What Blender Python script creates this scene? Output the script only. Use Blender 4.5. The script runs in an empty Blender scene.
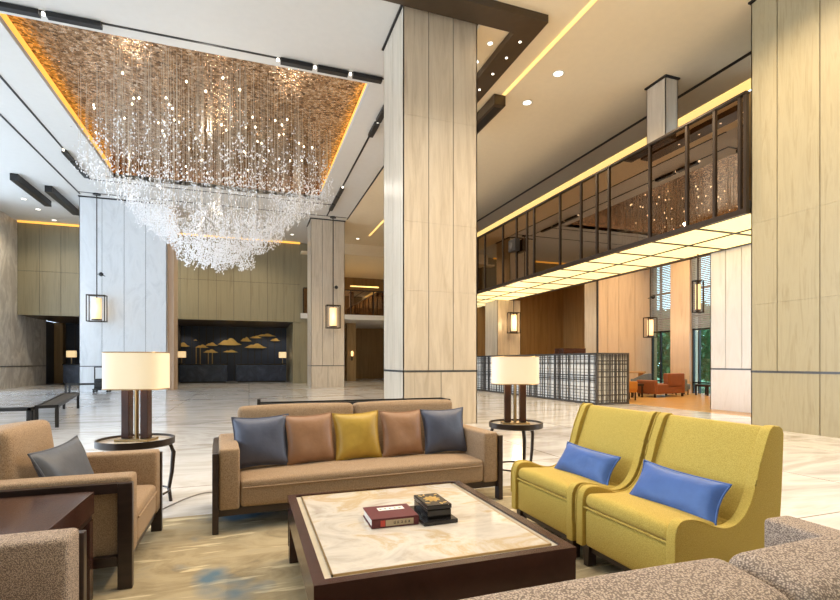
import bpy, bmesh, math, random
from mathutils import Vector, Matrix
random.seed(7)
SC = bpy.context.scene
COL = SC.collection
PI = math.pi
H = 8.52            # ceiling height

# ------------------------------------------------------------------ camera
cd = bpy.data.cameras.new('camera'); cam = bpy.data.objects.new('camera', cd); COL.objects.link(cam)
YAW = math.atan(171/489.)
cam.location = (0, 0, 1.3); cam.rotation_euler = (PI/2, 0, -YAW)
cd.sensor_width = 36; cd.lens = 489/840*36; cd.shift_y = 62/840; cd.clip_start = .05; cd.clip_end = 300
SC.camera = cam
SC.view_settings.view_transform = 'Standard'; SC.view_settings.look = 'None'
SC.view_settings.exposure = -0.06; SC.view_settings.gamma = 1; SC.view_settings.use_curve_mapping = False
SC.cycles.use_denoising = True
SC.cycles.max_bounces = 8; SC.cycles.diffuse_bounces = 5; SC.cycles.glossy_bounces = 4
SC.cycles.transparent_max_bounces = 12; SC.cycles.sample_clamp_indirect = 4; SC.cycles.caustics_reflective = False; SC.cycles.caustics_refractive = False

# ------------------------------------------------------------------ materials
def newmat(name):
    m = bpy.data.materials.new(name); m.use_nodes = True
    nt = m.node_tree; b = nt.nodes['Principled BSDF']
    return m, nt, b
def N(nt, t, **kw):
    n = nt.nodes.new(t)
    for k, v in kw.items():
        if k in n.inputs: n.inputs[k].default_value = v
        else: setattr(n, k, v)
    return n
def rgb(c): return (c[0], c[1], c[2], 1)
def coords(nt, scale=(1, 1, 1), rot=(0, 0, 0), kind='Object'):
    tc = N(nt, 'ShaderNodeTexCoord'); mp = N(nt, 'ShaderNodeMapping')
    mp.inputs['Scale'].default_value = scale; mp.inputs['Rotation'].default_value = rot
    nt.links.new(tc.outputs[kind], mp.inputs['Vector']); return mp.outputs['Vector']
def ramp(nt, fac, stops):
    r = N(nt, 'ShaderNodeValToRGB'); e = r.color_ramp.elements
    while len(e) < len(stops): e.new(.5)
    for el, (p, c) in zip(e, stops): el.position = p; el.color = rgb(c)
    nt.links.new(fac, r.inputs['Fac']); return r.outputs['Color']
def bump(nt, b, h, strength, dist):
    bp = N(nt, 'ShaderNodeBump', Strength=strength, Distance=dist)
    nt.links.new(h, bp.inputs['Height']); nt.links.new(bp.outputs['Normal'], b.inputs['Normal'])
def plain(name, c, rough=.5, metal=0., spec=.5, var=.06, scale=6):
    m, nt, b = newmat(name)
    b.inputs['Roughness'].default_value = rough; b.inputs['Metallic'].default_value = metal
    b.inputs['Specular IOR Level'].default_value = spec
    n = N(nt, 'ShaderNodeTexNoise', Scale=scale, Detail=3.); nt.links.new(coords(nt), n.inputs['Vector'])
    nt.links.new(ramp(nt, n.outputs['Fac'], [(.3, [x*(1-var) for x in c]), (.7, [min(1, x*(1+var)) for x in c])]), b.inputs['Base Color'])
    return m
def emit(name, c, s):
    m, nt, b = newmat(name)
    b.inputs['Base Color'].default_value = rgb(c); b.inputs['Emission Color'].default_value = rgb(c); b.inputs['Emission Strength'].default_value = s
    return m
def grain(name, stops, scale, rough=.4, dist=1.2, nscale=1.6, bmp=0, spec=.5, rot=(0, 0, 0)):
    m, nt, b = newmat(name); b.inputs['Roughness'].default_value = rough; b.inputs['Specular IOR Level'].default_value = spec
    v = coords(nt, scale, rot)
    n = N(nt, 'ShaderNodeTexNoise', Scale=nscale, Detail=7., Roughness=.62, Distortion=dist); nt.links.new(v, n.inputs['Vector'])
    nt.links.new(ramp(nt, n.outputs['Fac'], stops), b.inputs['Base Color'])
    if bmp: bump(nt, b, n.outputs['Fac'], bmp, .01)
    return m
def fabric(name, c1, c2, scale=260, rough=.85, bmp=.35, sheen=.06):
    m, nt, b = newmat(name); b.inputs['Roughness'].default_value = rough
    b.inputs['Specular IOR Level'].default_value = .2; b.inputs['Sheen Weight'].default_value = sheen
    v = coords(nt)
    n = N(nt, 'ShaderNodeTexNoise', Scale=scale*.5, Detail=2.); nt.links.new(v, n.inputs['Vector'])
    vo = N(nt, 'ShaderNodeTexVoronoi', Scale=scale*.55); nt.links.new(v, vo.inputs['Vector'])
    nt.links.new(ramp(nt, n.outputs['Fac'], [(.35, c1), (.65, c2)]), b.inputs['Base Color'])
    bump(nt, b, vo.outputs['Distance'], bmp, .004)
    return m
def satin(name, c):
    m, nt, b = newmat(name); b.inputs['Roughness'].default_value = .45; b.inputs['Sheen Weight'].default_value = .05
    n = N(nt, 'ShaderNodeTexNoise', Scale=9., Detail=3.); nt.links.new(coords(nt), n.inputs['Vector'])
    nt.links.new(ramp(nt, n.outputs['Fac'], [(.3, [x*.9 for x in c]), (.7, [x*1.1 for x in c])]), b.inputs['Base Color'])
    bump(nt, b, n.outputs['Fac'], .3, .02)
    return m

M = {}
M['paint'] = plain('ceiling_paint', (.66, .64, .605), .7, var=.015)
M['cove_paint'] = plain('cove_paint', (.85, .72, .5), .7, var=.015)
M['warm_lit_cream'] = plain('warm_lit_ceiling_cream', (.84, .70, .49), .7, var=.015)  # white ceiling paint with the warm light of the right bay tinted in
M['marble'] = grain('column_marble', [(.3, (.45, .37, .275)), (.46, (.545, .46, .355)), (.62, (.61, .525, .415)), (.8, (.50, .415, .31))], (3.2, 3.2, .3), .3, 1.3, 1.8)
M['marble_white'] = grain('white_marble', [(.3, (.74, .69, .65)), (.5, (.84, .80, .77)), (.75, (.79, .74, .70))], (1.8, 1.8, .35), .25, 1.4, 1.4)
M['marble_pier'] = grain('pale_pier_marble', [(.3, (.60, .61, .62)), (.5, (.71, .72, .73)), (.75, (.66, .66, .66))], (1.2, 1.2, .4), .3, 1.8, 1.3)
M['marble_grey'] = grain('veined_grey_marble', [(.3, (.42, .38, .34)), (.47, (.54, .50, .45)), (.56, (.70, .66, .60)), (.75, (.50, .455, .41))], (.9, .9, .45), .3, 2.2, 1.2, rot=(.5, .2, 0))
M['olive'] = grain('olive_wood_veneer', [(.3, (.22, .185, .11)), (.5, (.29, .25, .155)), (.7, (.25, .215, .13))], (3, 3, .15), .4, .6, 2.)
M['stone_olive'] = grain('olive_grained_stone', [(.28, (.29, .245, .145)), (.5, (.385, .335, .215)), (.72, (.33, .285, .18))], (4, 4, .35), .35, 1.2, 2.2)
M['tan_wall'] = grain('tan_wall_veneer', [(.3, (.56, .41, .29)), (.5, (.68, .52, .39)), (.7, (.60, .45, .33))], (3, 3, .2), .4, .8, 2.)
M['brown_wall'] = grain('brown_wall_veneer', [(.3, (.24, .14, .05)), (.6, (.34, .205, .08))], (3, 3, .2), .45, .6, 2.)
M['dark_core'] = plain('dark_joint', (.035, .03, .028), .6)
M['black'] = plain('black_metal', (.018, .017, .017), .4, .3)
M['bronze'] = plain('dark_bronze_metal', (.045, .032, .024), .35, .6)
M['beam'] = plain('dark_bronze_ceiling_panel', (.075, .05, .03), .3, .3)
M['steel'] = plain('steel_band', (.12, .12, .125), .3, .8)
M['navy'] = plain('navy_panel', (.026, .038, .07), .35)
M['navy_stone'] = grain('navy_stone', [(.4, (.020, .032, .062)), (.62, (.04, .06, .11)), (.72, (.10, .12, .17))], (1, 1, 1), .25, 2., 1.6)
M['gold'] = plain('gold_leaf', (.75, .50, .16), .35, .7)
M['brass'] = plain('aged_brass', (.42, .30, .15), .3, .9)
M['dark_wood'] = grain('dark_wood', [(.3, (.018, .010, .008)), (.7, (.040, .021, .016))], (2, 2, 14), .3, .4, 2.)
M['mahogany'] = grain('mahogany_veneer', [(.3, (.036, .014, .010)), (.7, (.062, .024, .017))], (2, 12, 2), .22, .4, 2.)
M['tweed'] = fabric('tan_tweed', (.26, .17, .10), (.46, .32, .20), 380)
def mk_weave():
    m, nt, b = newmat('brown_grey_basket_weave'); b.inputs['Roughness'].default_value = .9; b.inputs['Specular IOR Level'].default_value = .15
    v = coords(nt); vo = N(nt, 'ShaderNodeTexVoronoi', Scale=235., Randomness=1.); nt.links.new(v, vo.inputs['Vector'])
    n = N(nt, 'ShaderNodeTexNoise', Scale=60.); nt.links.new(v, n.inputs['Vector'])
    mx = N(nt, 'ShaderNodeMix', data_type='RGBA'); nt.links.new(n.outputs['Fac'], mx.inputs[0])
    nt.links.new(ramp(nt, vo.outputs['Distance'], [(.1, (.66, .53, .42)), (.42, (.48, .375, .29)), (.62, (.26, .20, .155))]), mx.inputs[6])
    nt.links.new(ramp(nt, vo.outputs['Distance'], [(.1, (.60, .48, .38)), (.42, (.38, .29, .22)), (.62, (.16, .12, .10))]), mx.inputs[7])
    nt.links.new(mx.outputs[2], b.inputs['Base Color'])
    iv = N(nt, 'ShaderNodeMath', operation='SUBTRACT'); iv.inputs[0].default_value = 1; nt.links.new(vo.outputs['Distance'], iv.inputs[1]); bump(nt, b, iv.outputs[0], .5, .003)
    return m
M['tweed_grey'] = mk_weave()
M['mustard'] = fabric('mustard_wool', (.46, .315, .055), (.61, .44, .105), 420)
M['blue'] = satin('royal_blue_satin', (.055, .125, .36))
M['slate'] = satin('slate_blue_satin', (.078, .09, .14))
M['slate_light'] = satin('grey_blue_satin', (.10, .11, .135))
M['copper_satin'] = satin('copper_satin', (.30, .155, .08))
M['gold_satin'] = satin('gold_satin', (.48, .30, .04))
M['burgundy'] = plain('burgundy_cloth', (.12, .018, .024), .5)
M['paper'] = plain('paper', (.80, .77, .70), .7)
M['label'] = plain('tan_label_paper', (.45, .36, .24), .6)
M['ink'] = plain('black_ink', (.02, .02, .02), .6)
M['seal'] = plain('red_seal', (.55, .06, .04), .5)
M['lacquer'] = plain('black_lacquer', (.012, .011, .012), .12)
M['shade'] = emit('lit_cream_lamp_shade', (.92, .76, .52), .38)
M['lantern'] = emit('lit_lantern_glass', (1, .72, .38), .85)
M['lightbox'] = emit('lit_soffit_glass', (1, .84, .42), 1.12)
M['cove'] = emit('lit_cove_strip', (1, .55, .10), 1.0)
M['cove_y'] = emit('lit_yellow_cove_strip', (1, .70, .24), 1.15)
M['bulb'] = emit('lit_crystal_bulb', (1, .88, .66), 5.0)
M['lens'] = emit('lit_downlight_lens', (1, .93, .80), 3.0)
M['sconce'] = emit('lit_wall_sconce', (1, .62, .25), 2.0)
M['leather'] = plain('brown_leather', (.27, .085, .03), .4)
M['orange'] = plain('orange_leather', (.55, .24, .045), .45)
M['tub_blue'] = fabric('grey_blue_wool', (.16, .21, .27), (.24, .29, .35), 60)
M['oak'] = grain('honey_wood_floor', [(.3, (.46, .24, .07)), (.6, (.66, .38, .13))], (.6, 5, 1), .28, .5, 2.)
M['honey'] = plain('honey_wood', (.5, .28, .1), .4)
M['blind'] = plain('grey_blind', (.30, .31, .32), .6)
M['leaf'] = plain('green_leaves', (.12, .33, .17), .6, var=.4, scale=3)
M['bark'] = plain('bark', (.10, .07, .05), .8)
M['lawn'] = plain('lawn', (.06, .14, .05), .9)
M['white_panel'] = plain('frosted_white_glass', (.82, .82, .80), .35)
M['cable'] = plain('grey_cable', (.2, .18, .16), .5)

def mk_floor():
    m, nt, b = newmat('polished_floor_marble'); b.inputs['Roughness'].default_value = .13
    v = coords(nt)
    d = N(nt, 'ShaderNodeTexNoise', Scale=.45, Detail=5., Roughness=.6, Distortion=2.2)
    v2 = coords(nt, (.55, 1.6, 1), (0, 0, .2)); nt.links.new(v2, d.inputs['Vector'])
    c1 = ramp(nt, d.outputs['Fac'], [(.28, (.44, .39, .35)), (.42, (.66, .63, .60)), (.52, (.80, .78, .765)), (.63, (.60, .56, .51)), (.8, (.70, .67, .63))])
    br = N(nt, 'ShaderNodeTexBrick', offset=0.0)
    br.inputs['Scale'].default_value = 1.; br.inputs['Brick Width'].default_value = 2.0; br.inputs['Row Height'].default_value = 2.8
    br.inputs['Mortar Size'].default_value = .008; br.inputs['Color1'].default_value = rgb((1, 1, 1)); br.inputs['Color2'].default_value = rgb((.90, .91, .93)); br.inputs['Mortar'].default_value = rgb((.35, .28, .22))
    nt.links.new(v, br.inputs['Vector'])
    mx = N(nt, 'ShaderNodeMix', data_type='RGBA', blend_type='MULTIPLY'); mx.inputs[0].default_value = 1
    nt.links.new(c1, mx.inputs[6]); nt.links.new(br.outputs['Color'], mx.inputs[7]); nt.links.new(mx.outputs[2], b.inputs['Base Color'])
    return m
M['floor'] = mk_floor()
def mk_table_marble():
    m, nt, b = newmat('cream_table_marble'); b.inputs['Roughness'].default_value = .08
    n = N(nt, 'ShaderNodeTexNoise', Scale=1.7, Detail=7., Roughness=.62, Distortion=1.8); nt.links.new(coords(nt, (1, 1.5, 1)), n.inputs['Vector'])
    nt.links.new(ramp(nt, n.outputs['Fac'], [(.25, (.36, .30, .24)), (.40, (.55, .49, .42)), (.50, (.66, .60, .52)), (.60, (.56, .43, .27)), (.72, (.68, .63, .57))]), b.inputs['Base Color'])
    return m
M['table_marble'] = mk_table_marble()
M['ivory'] = plain('ivory_stone_border', (.66, .59, .46), .12)
def mk_rug():
    m, nt, b = newmat('brushed_gold_rug'); b.inputs['Roughness'].default_value = .95; b.inputs['Specular IOR Level'].default_value = .1
    a = N(nt, 'ShaderNodeTexNoise', Scale=1.5, Detail=6., Roughness=.65, Distortion=1.0); nt.links.new(coords(nt, (1, 2.4, 1), (0, 0, -.75)), a.inputs['Vector'])
    base = ramp(nt, a.outputs['Fac'], [(.28, (.17, .145, .105)), (.42, (.35, .28, .17)), (.55, (.47, .385, .245)), (.7, (.39, .335, .235))])
    s = N(nt, 'ShaderNodeTexNoise', Scale=2.3, Detail=3., Roughness=.5, Distortion=.3); nt.links.new(coords(nt, (.8, 5.5, 1), (0, 0, -.55)), s.inputs['Vector'])
    sf = ramp(nt, s.outputs['Fac'], [(.60, (0, 0, 0)), (.64, (1, 1, 1))])
    mx = N(nt, 'ShaderNodeMix', data_type='RGBA'); nt.links.new(sf, mx.inputs[0]); nt.links.new(base, mx.inputs[6]); mx.inputs[7].default_value = rgb((.66, .56, .36))
    q = N(nt, 'ShaderNodeTexNoise', Scale=.9, Detail=4.); nt.links.new(coords(nt, (1, 1, 1), (0, 0, .4)), q.inputs['Vector'])
    qf = ramp(nt, q.outputs['Fac'], [(.60, (0, 0, 0)), (.66, (1, 1, 1))])
    mx2 = N(nt, 'ShaderNodeMix', data_type='RGBA'); nt.links.new(qf, mx2.inputs[0]); nt.links.new(mx.outputs[2], mx2.inputs[6]); mx2.inputs[7].default_value = rgb((.13, .20, .26))  # bluish reflected light painted into the rug as blue patches
    nt.links.new(mx2.outputs[2], b.inputs['Base Color'])
    f = N(nt, 'ShaderNodeTexNoise', Scale=260.); nt.links.new(coords(nt), f.inputs['Vector']); bump(nt, b, f.outputs['Fac'], .4, .01)
    return m
M['rug'] = mk_rug()
def mk_mosaic():
    m, nt, b = newmat('hammered_copper_mosaic'); b.inputs['Roughness'].default_value = .22; b.inputs['Metallic'].default_value = .85
    v = coords(nt, (1, 1, 1))
    vo = N(nt, 'ShaderNodeTexVoronoi', Scale=15.); nt.links.new(v, vo.inputs['Vector'])
    hs = N(nt, 'ShaderNodeSeparateColor'); nt.links.new(vo.outputs['Color'], hs.inputs['Color'])
    nt.links.new(ramp(nt, hs.outputs['Red'], [(0., (.16, .085, .04)), (.35, (.42, .245, .125)), (.7, (.60, .39, .23)), (1., (.80, .62, .46))]), b.inputs['Base Color'])
    n = N(nt, 'ShaderNodeTexNoise', Scale=7., Detail=4.); nt.links.new(v, n.inputs['Vector'])
    ad = N(nt, 'ShaderNodeMath', operation='ADD'); nt.links.new(hs.outputs['Green'], ad.inputs[0]); nt.links.new(n.outputs['Fac'], ad.inputs[1])
    bump(nt, b, ad.outputs[0], .7, .04)
    return m
M['mosaic'] = mk_mosaic()
def mk_glass(name, tint, refl, rcol=(1, 1, 1), span=.5):
    m = bpy.data.materials.new(name); m.use_nodes = True; nt = m.node_tree
    for n in list(nt.nodes):
        if n.type == 'BSDF_PRINCIPLED': nt.nodes.remove(n)
    out = [n for n in nt.nodes if n.type == 'OUTPUT_MATERIAL'][0]
    t = N(nt, 'ShaderNodeBsdfTransparent', Color=rgb(tint)); g = N(nt, 'ShaderNodeBsdfGlossy', Color=rgb(rcol), Roughness=.0)
    mx = N(nt, 'ShaderNodeMixShader')
    lw = N(nt, 'ShaderNodeLayerWeight', Blend=.35)
    mr = N(nt, 'ShaderNodeMapRange'); mr.inputs['To Min'].default_value = refl; mr.inputs['To Max'].default_value = min(1, refl+span)
    nt.links.new(lw.outputs['Fresnel'], mr.inputs['Value']); nt.links.new(mr.outputs['Result'], mx.inputs['Fac'])
    nt.links.new(t.outputs[0], mx.inputs[1]); nt.links.new(g.outputs[0], mx.inputs[2]); nt.links.new(mx.outputs[0], out.inputs['Surface'])
    return m
M['glass_brown'] = mk_glass('brown_tinted_glass', (.44, .29, .15), .36, (.84, .64, .44))
M['glass'] = mk_glass('clear_glass', (.80, .93, .92), .02, (1, 1, 1), .12)
def mk_crystal():
    m, nt, b = newmat('cut_crystal'); b.inputs['Base Color'].default_value = (.93, .93, .95, 1); b.inputs['Roughness'].default_value = .05; b.inputs['Transmission Weight'].default_value = .12
    b.inputs['Specular IOR Level'].default_value = 1.0; b.inputs['Emission Color'].default_value = (1, .95, .88, 1); b.inputs['Emission Strength'].default_value = 0.06  # faint glow added for sparkle, the crystals themselves are no lamps
    return m
M['crystal'] = mk_crystal()
M['strand'] = plain('crystal_strand', (.62, .54, .44), .3)

# ------------------------------------------------------------------ mesh builder
class MB:
    def __init__(s): s.bm = bmesh.new()
    def box(s, x0, x1, y0, y1, z0, z1, bev=0):
        b2 = s.bm if not bev else bmesh.new()
        vs = [b2.verts.new(p) for p in ((x0,y0,z0),(x1,y0,z0),(x1,y1,z0),(x0,y1,z0),(x0,y0,z1),(x1,y0,z1),(x1,y1,z1),(x0,y1,z1))]
        for f in ((0,3,2,1),(4,5,6,7),(0,1,5,4),(1,2,6,5),(2,3,7,6),(3,0,4,7)): b2.faces.new([vs[i] for i in f])
        if bev:
            bmesh.ops.bevel(b2, geom=list(b2.edges), offset=bev, segments=2, profile=.6, affect='EDGES'); s.merge(b2)
        return s
    def merge(s, b2, mat=None):
        if mat is not None: bmesh.ops.transform(b2, matrix=mat, verts=b2.verts)
        b2.verts.index_update(); mp = [s.bm.verts.new(v.co) for v in b2.verts]
        for f in b2.faces:
            try: s.bm.faces.new([mp[v.index] for v in f.verts])
            except ValueError: pass
        b2.free()
    def rbox(s, c, size, r, k=3, m=6, bulge=(0, 0, 0), mat=None):
        """upholstery block with rounded edges and optionally crowned faces"""
        hx, hy, hz = [d/2 for d in size]
        def axis(h):
            a = [-h + r*(1-math.cos(PI/2*i/k)) for i in range(k)]
            mid = [-h+r + (2*h-2*r)*i/m for i in range(m+1)]
            return a + mid + [-q for q in reversed(a)]
        A = [axis(h) for h in (hx, hy, hz)]; hh = (hx, hy, hz); b2 = bmesh.new()
        def pt(p):
            inn = [max(-h+r, min(h-r, q)) for q, h in zip(p, hh)]
            d = Vector(p) - Vector(inn)
            if d.length > 1e-9: d = d.normalized()*r
            q = Vector(inn) + d
            for i in range(3):
                if bulge[i]:
                    j, l = [x for x in range(3) if x != i]
                    w = max(0, 1-(q[j]/hh[j])**2)*max(0, 1-(q[l]/hh[l])**2)
                    q[i] += math.copysign(min(1, abs(q[i])/hh[i])**3, q[i])*bulge[i]*w**.6
            return q
        for i in range(3):
            j, l = (i+1) % 3, (i+2) % 3
            for sg in (-1, 1):
                g = []
                for a in A[j]:
                    row = []
                    for b in A[l]:
                        p = [0, 0, 0]; p[i] = sg*hh[i]; p[j] = a; p[l] = b
                        row.append(b2.verts.new(pt(p)))
                    g.append(row)
                for u in range(len(g)-1):
                    for v in range(len(g[0])-1):
                        q = [g[u][v], g[u+1][v], g[u+1][v+1], g[u][v+1]]
                        b2.faces.new(q if sg > 0 else q[::-1])
        bmesh.ops.remove_doubles(b2, verts=b2.verts, dist=1e-5)
        T = Matrix.Translation(c)
        s.merge(b2, T if mat is None else T @ mat); return s
    def tube(s, pts, r, n=8, closed=False, flat=1.0):
        pts = [Vector(p) for p in pts]; rings = []
        L = len(pts)
        for i, p in enumerate(pts):
            if closed: t = pts[(i+1) % L]-pts[i-1]
            else: t = pts[min(i+1, L-1)]-pts[max(i-1, 0)]
            t.normalize(); up = Vector((0, 0, 1)) if abs(t.z) < .95 else Vector((0, 1, 0))
            a = t.cross(up).normalized(); b = a.cross(t)
            rr = r[i] if isinstance(r, (list, tuple)) else r
            rings.append([s.bm.verts.new(p + a*math.cos(2*PI*k/n)*rr + b*math.sin(2*PI*k/n)*rr*flat) for k in range(n)])
        for i in range(L if closed else L-1):
            A, B = rings[i], rings[(i+1) % L]
            for k in range(n): s.bm.faces.new([A[k], A[(k+1) % n], B[(k+1) % n], B[k]])
        if not closed: s.bm.faces.new(rings[0][::-1]); s.bm.faces.new(rings[-1])
        return s
    def bar(s, p0, p1, w, d=None, up=(0, 0, 1)):
        d = d or w; p0, p1 = Vector(p0), Vector(p1); t = (p1-p0).normalized(); up = Vector(up)
        if abs(t.dot(up)) > .95: up = Vector((1, 0, 0))
        a = t.cross(up).normalized(); b = a.cross(t); vs = []
        for p in (p0, p1):
            for sa, sb in ((-1,-1),(1,-1),(1,1),(-1,1)): vs.append(s.bm.verts.new(p + a*sa*w/2 + b*sb*d/2))
        for f in ((3,2,1,0),(4,5,6,7),(0,1,5,4),(1,2,6,5),(2,3,7,6),(3,0,4,7)): s.bm.faces.new([vs[i] for i in f])
        return s
    def lathe(s, prof, n=32, c=(0, 0, 0), ex=1., ey=1., p=2.):
        rings = []
        for r, z in prof:
            ring = []
            for k in range(n):
                a = 2*PI*k/n; ca, sa = math.cos(a), math.sin(a)
                ring.append(s.bm.verts.new((c[0]+ex*r*math.copysign(abs(ca)**(2/p), ca), c[1]+ey*r*math.copysign(abs(sa)**(2/p), sa), c[2]+z)))
            rings.append(ring)
        for A, B in zip(rings, rings[1:]):
            for k in range(n): s.bm.faces.new([A[k], A[(k+1) % n], B[(k+1) % n], B[k]])
        s.bm.faces.new(rings[0][::-1]); s.bm.faces.new(rings[-1]); return s
    def prism(s, poly, lo, hi, axis='x', bev=0):
        """polygon (a,b) extruded along axis"""
        b2 = bmesh.new()
        def P(a, b, t): return (t, a, b) if axis == 'x' else (a, t, b) if axis == 'y' else (a, b, t)
        A = [b2.verts.new(P(a, b, lo)) for a, b in poly]; B = [b2.verts.new(P(a, b, hi)) for a, b in poly]
        b2.faces.new(A[::-1]); b2.faces.new(B); n = len(poly)
        for i in range(n): b2.faces.new([A[i], A[(i+1) % n], B[(i+1) % n], B[i]])
        bmesh.ops.recalc_face_normals(b2, faces=b2.faces)
        if bev:
            es = [e for e in b2.edges if all(len(f.verts) > 4 or True for f in e.link_faces) and any(len(f.verts) > 4 for f in e.link_faces)]
            bmesh.ops.bevel(b2, geom=es, offset=bev, segments=3, profile=.6, affect='EDGES')
        s.merge(b2); return s
    def octa(s, x, y, z, w, h):
        v = [s.bm.verts.new(p) for p in ((x+w,y,z),(x,y+w,z),(x-w,y,z),(x,y-w,z),(x,y,z+h*.4),(x,y,z-h*.6))]
        for k in range(4):
            s.bm.faces.new((v[k], v[(k+1) % 4], v[4])); s.bm.faces.new((v[(k+1) % 4], v[k], v[5]))
        return s
    def build(s, name, mat, parent=None, smooth=False, loc=None, rotz=0):
        me = bpy.data.meshes.new(name)
        bmesh.ops.recalc_face_normals(s.bm, faces=s.bm.faces)
        s.bm.to_mesh(me); s.bm.free()
        if smooth:
            for p in me.polygons: p.use_smooth = True
            me.set_sharp_from_angle(angle=math.radians(40))
        me.materials.append(mat); o = bpy.data.objects.new(name, me); COL.objects.link(o)
        if parent: o.parent = parent
        if loc: o.location = loc
        o.rotation_euler.z = rotz
        return o
def thing(name, label, cat, loc=(0, 0, 0), rotz=0, group=None):
    o = bpy.data.objects.new(name, None); COL.objects.link(o); o.location = loc; o.rotation_euler.z = rotz
    o.empty_display_size = .1
    return tag(o, label, cat, group)
def tag(o, label, cat, group=None):
    o['label'] = label; o['category'] = cat
    if group: o['group'] = group
    return o
def struct(o, label=None):
    o['kind'] = 'structure'
    if label: o['label'] = label
    return o
def dup(root, loc, rotz, label, group=None):
    r = root.copy(); COL.objects.link(r); r.location = loc; r.rotation_euler.z = rotz; r['label'] = label
    if group: r['group'] = group
    for ch in list(root.children):
        c = ch.copy(); COL.objects.link(c); c.parent = r
        for g in list(ch.children):
            d = g.copy(); COL.objects.link(d); d.parent = c
    return r
def sbox(name, x0, x1, y0, y1, z0, z1, mat, label=None):
    return struct(MB().box(x0, x1, y0, y1, z0, z1).build(name, mat), label)
def light(name, kind, loc, energy, color, size=.3, rot=(0, 0, 0), spot=None, size_y=None, blend=.6):
    d = bpy.data.lights.new(name, kind); d.energy = energy; d.color = color
    if kind == 'AREA':
        d.size = size
        if size_y: d.shape = 'RECTANGLE'; d.size_y = size_y
        else: d.shape = 'DISK'
    else: d.shadow_soft_size = size
    if spot: d.spot_size = spot; d.spot_blend = blend
    o = bpy.data.objects.new(name, d); COL.objects.link(o); o.location = loc; o.rotation_euler = rot
    return o

# ------------------------------------------------------------------ setting: floor, ceiling, walls
sbox('floor', -14, 11.2, -4, 41, -.12, 0, M['floor'], 'polished pale marble lobby floor')
sbox('floor_lounge', 11.2, 17.8, -4, 41, -.12, 0.0, M['oak'], 'honey coloured wooden floor of the lounge')
CX0, CX1, CY0, CY1 = -4.98, 2.95, 12.42, 21.95           # coffer over the chandelier
c = MB()
struct(MB().box(4.69, 12.55, -4, 41, H, H+.14).build('ceiling_right', M['warm_lit_cream']), 'right bay ceiling with warm light tinted into its paint')
for x0, x1, y0, y1 in ((-14, CX0, -4, 41), (CX1, 4.69, -4, 41), (CX0, CX1, -4, CY0), (CX0, CX1, CY1, 41)): c.box(x0, x1, y0, y1, H, H+.14)
struct(c.build('ceiling', M['paint']), 'pale plaster lobby ceiling')
c = MB(); zt = 9.02
c.box(CX0-.3, CX0-.2, CY0-.3, CY1+.3, H+.14, zt).box(CX1+.2, CX1+.3, CY0-.3, CY1+.3, H+.14, zt)
struct(c.build('ceiling_coffer_side', M['cove_paint']))
c = MB().box(CX0-.3, CX1+.3, CY0-.1, CY0, H+.14, zt).box(CX0-.3, CX1+.3, CY1, CY1+.1, H, zt)
struct(c.build('ceiling_coffer_end', M['mosaic']))
struct(MB().box(CX0-.3, CX1+.3, CY0-.1, CY1+.1, zt, zt+.06).build('ceiling_coffer', M['mosaic']), 'hammered copper mosaic coffer above the chandelier')
# cove strips on both coffer sides
for nm, x, lab in (('a', CX0-.13, 'amber cove light along the left edge of the copper coffer'), ('b', CX1+.13, 'amber cove light along the right edge of the copper coffer')):
    s = 1 if x > 0 else -1
    o = MB().box(x-.06, x+.06, CY0+.1, CY1-.1, H+.16, H+.44).build('cove_light', M['cove']); tag(o, lab, 'light', 'coffer cove lights')
sbox('wall_left', -11.5, -11.2, 26.6, 34.2, 0, H, M['marble_grey'], 'grey veined marble wall on the far left')
o = struct(MB().box(-11.2, -11.18, 26.6, 34.2, 1.06, 1.1).build('trim_1', M['steel']))

def paneled(name, mat, x0, x1, y, z0, z1, step, depth=.06, axis='x', zs=(), gap=.014, face=-1, joints=None):
    """panelled wall: dark backing plus board faces; along x at y (face -1 looks to -y) or along y at x"""
    a = MB(); b = MB(); t = y + face*depth
    def put(m, p0, p1, q0, q1, r0, r1):
        if axis == 'x': m.box(p0, p1, min(q0, q1), max(q0, q1), r0, r1)
        else: m.box(min(q0, q1), max(q0, q1), p0, p1, r0, r1)
    xs = joints or [x0 + (x1-x0)*i/max(1, round((x1-x0)/step)) for i in range(max(1, round((x1-x0)/step))+1)]
    zz = [z0] + list(zs) + [z1]
    for p, q in zip(xs, xs[1:]):
        for r, u in zip(zz, zz[1:]): put(a, p+gap/2, q-gap/2, y, t, r+gap/2*(r > z0), u-gap/2*(u < z1))
    put(b, x0, x1, y-face*.1, y + face*depth*.6, z0, z1)
    w = struct(a.build(name, mat)); k = struct(b.build(name+'_backing', M['dark_core'], w)); return w
# reception back wall: olive veneer above, recess below
BY = 30.5
paneled('wall_back', M['olive'], -11.2, 2.93, BY, 3.72, H-.02, .95, zs=(6.0,), gap=.016)
sbox('ceiling_reception', -11.2, 2.93, BY+.1, 36.4, 3.72, 3.82, M['beam'], 'dark soffit over the reception recess')
sbox('wall_back_upper', -11.2, 2.93, BY+.1, BY+.3, 3.82, H, M['dark_core'])
paneled('wall_reception', M['navy'], -11.2, 2.6, 36.2, 0, 3.72, .45, gap=.05)
o = struct(MB().box(2.52, 2.93, BY, 36.2, 0, 3.72).build('wall_reception_right', M['olive']))
o = struct(MB().box(-5.2, -4.28, BY, 36.2, 0, 3.72).build('wall_reception_left', M['dark_core']))
o = struct(MB().box(-11.25, -10.8, 35.6, 36.1, 0, 3.7).build('wall_alcove', M['brown_wall']))
o = struct(MB().box(-12.2, -11.25, 34.2, 36.2, 0, 3.72).build('wall_alcove_left', M['navy']))
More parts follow.
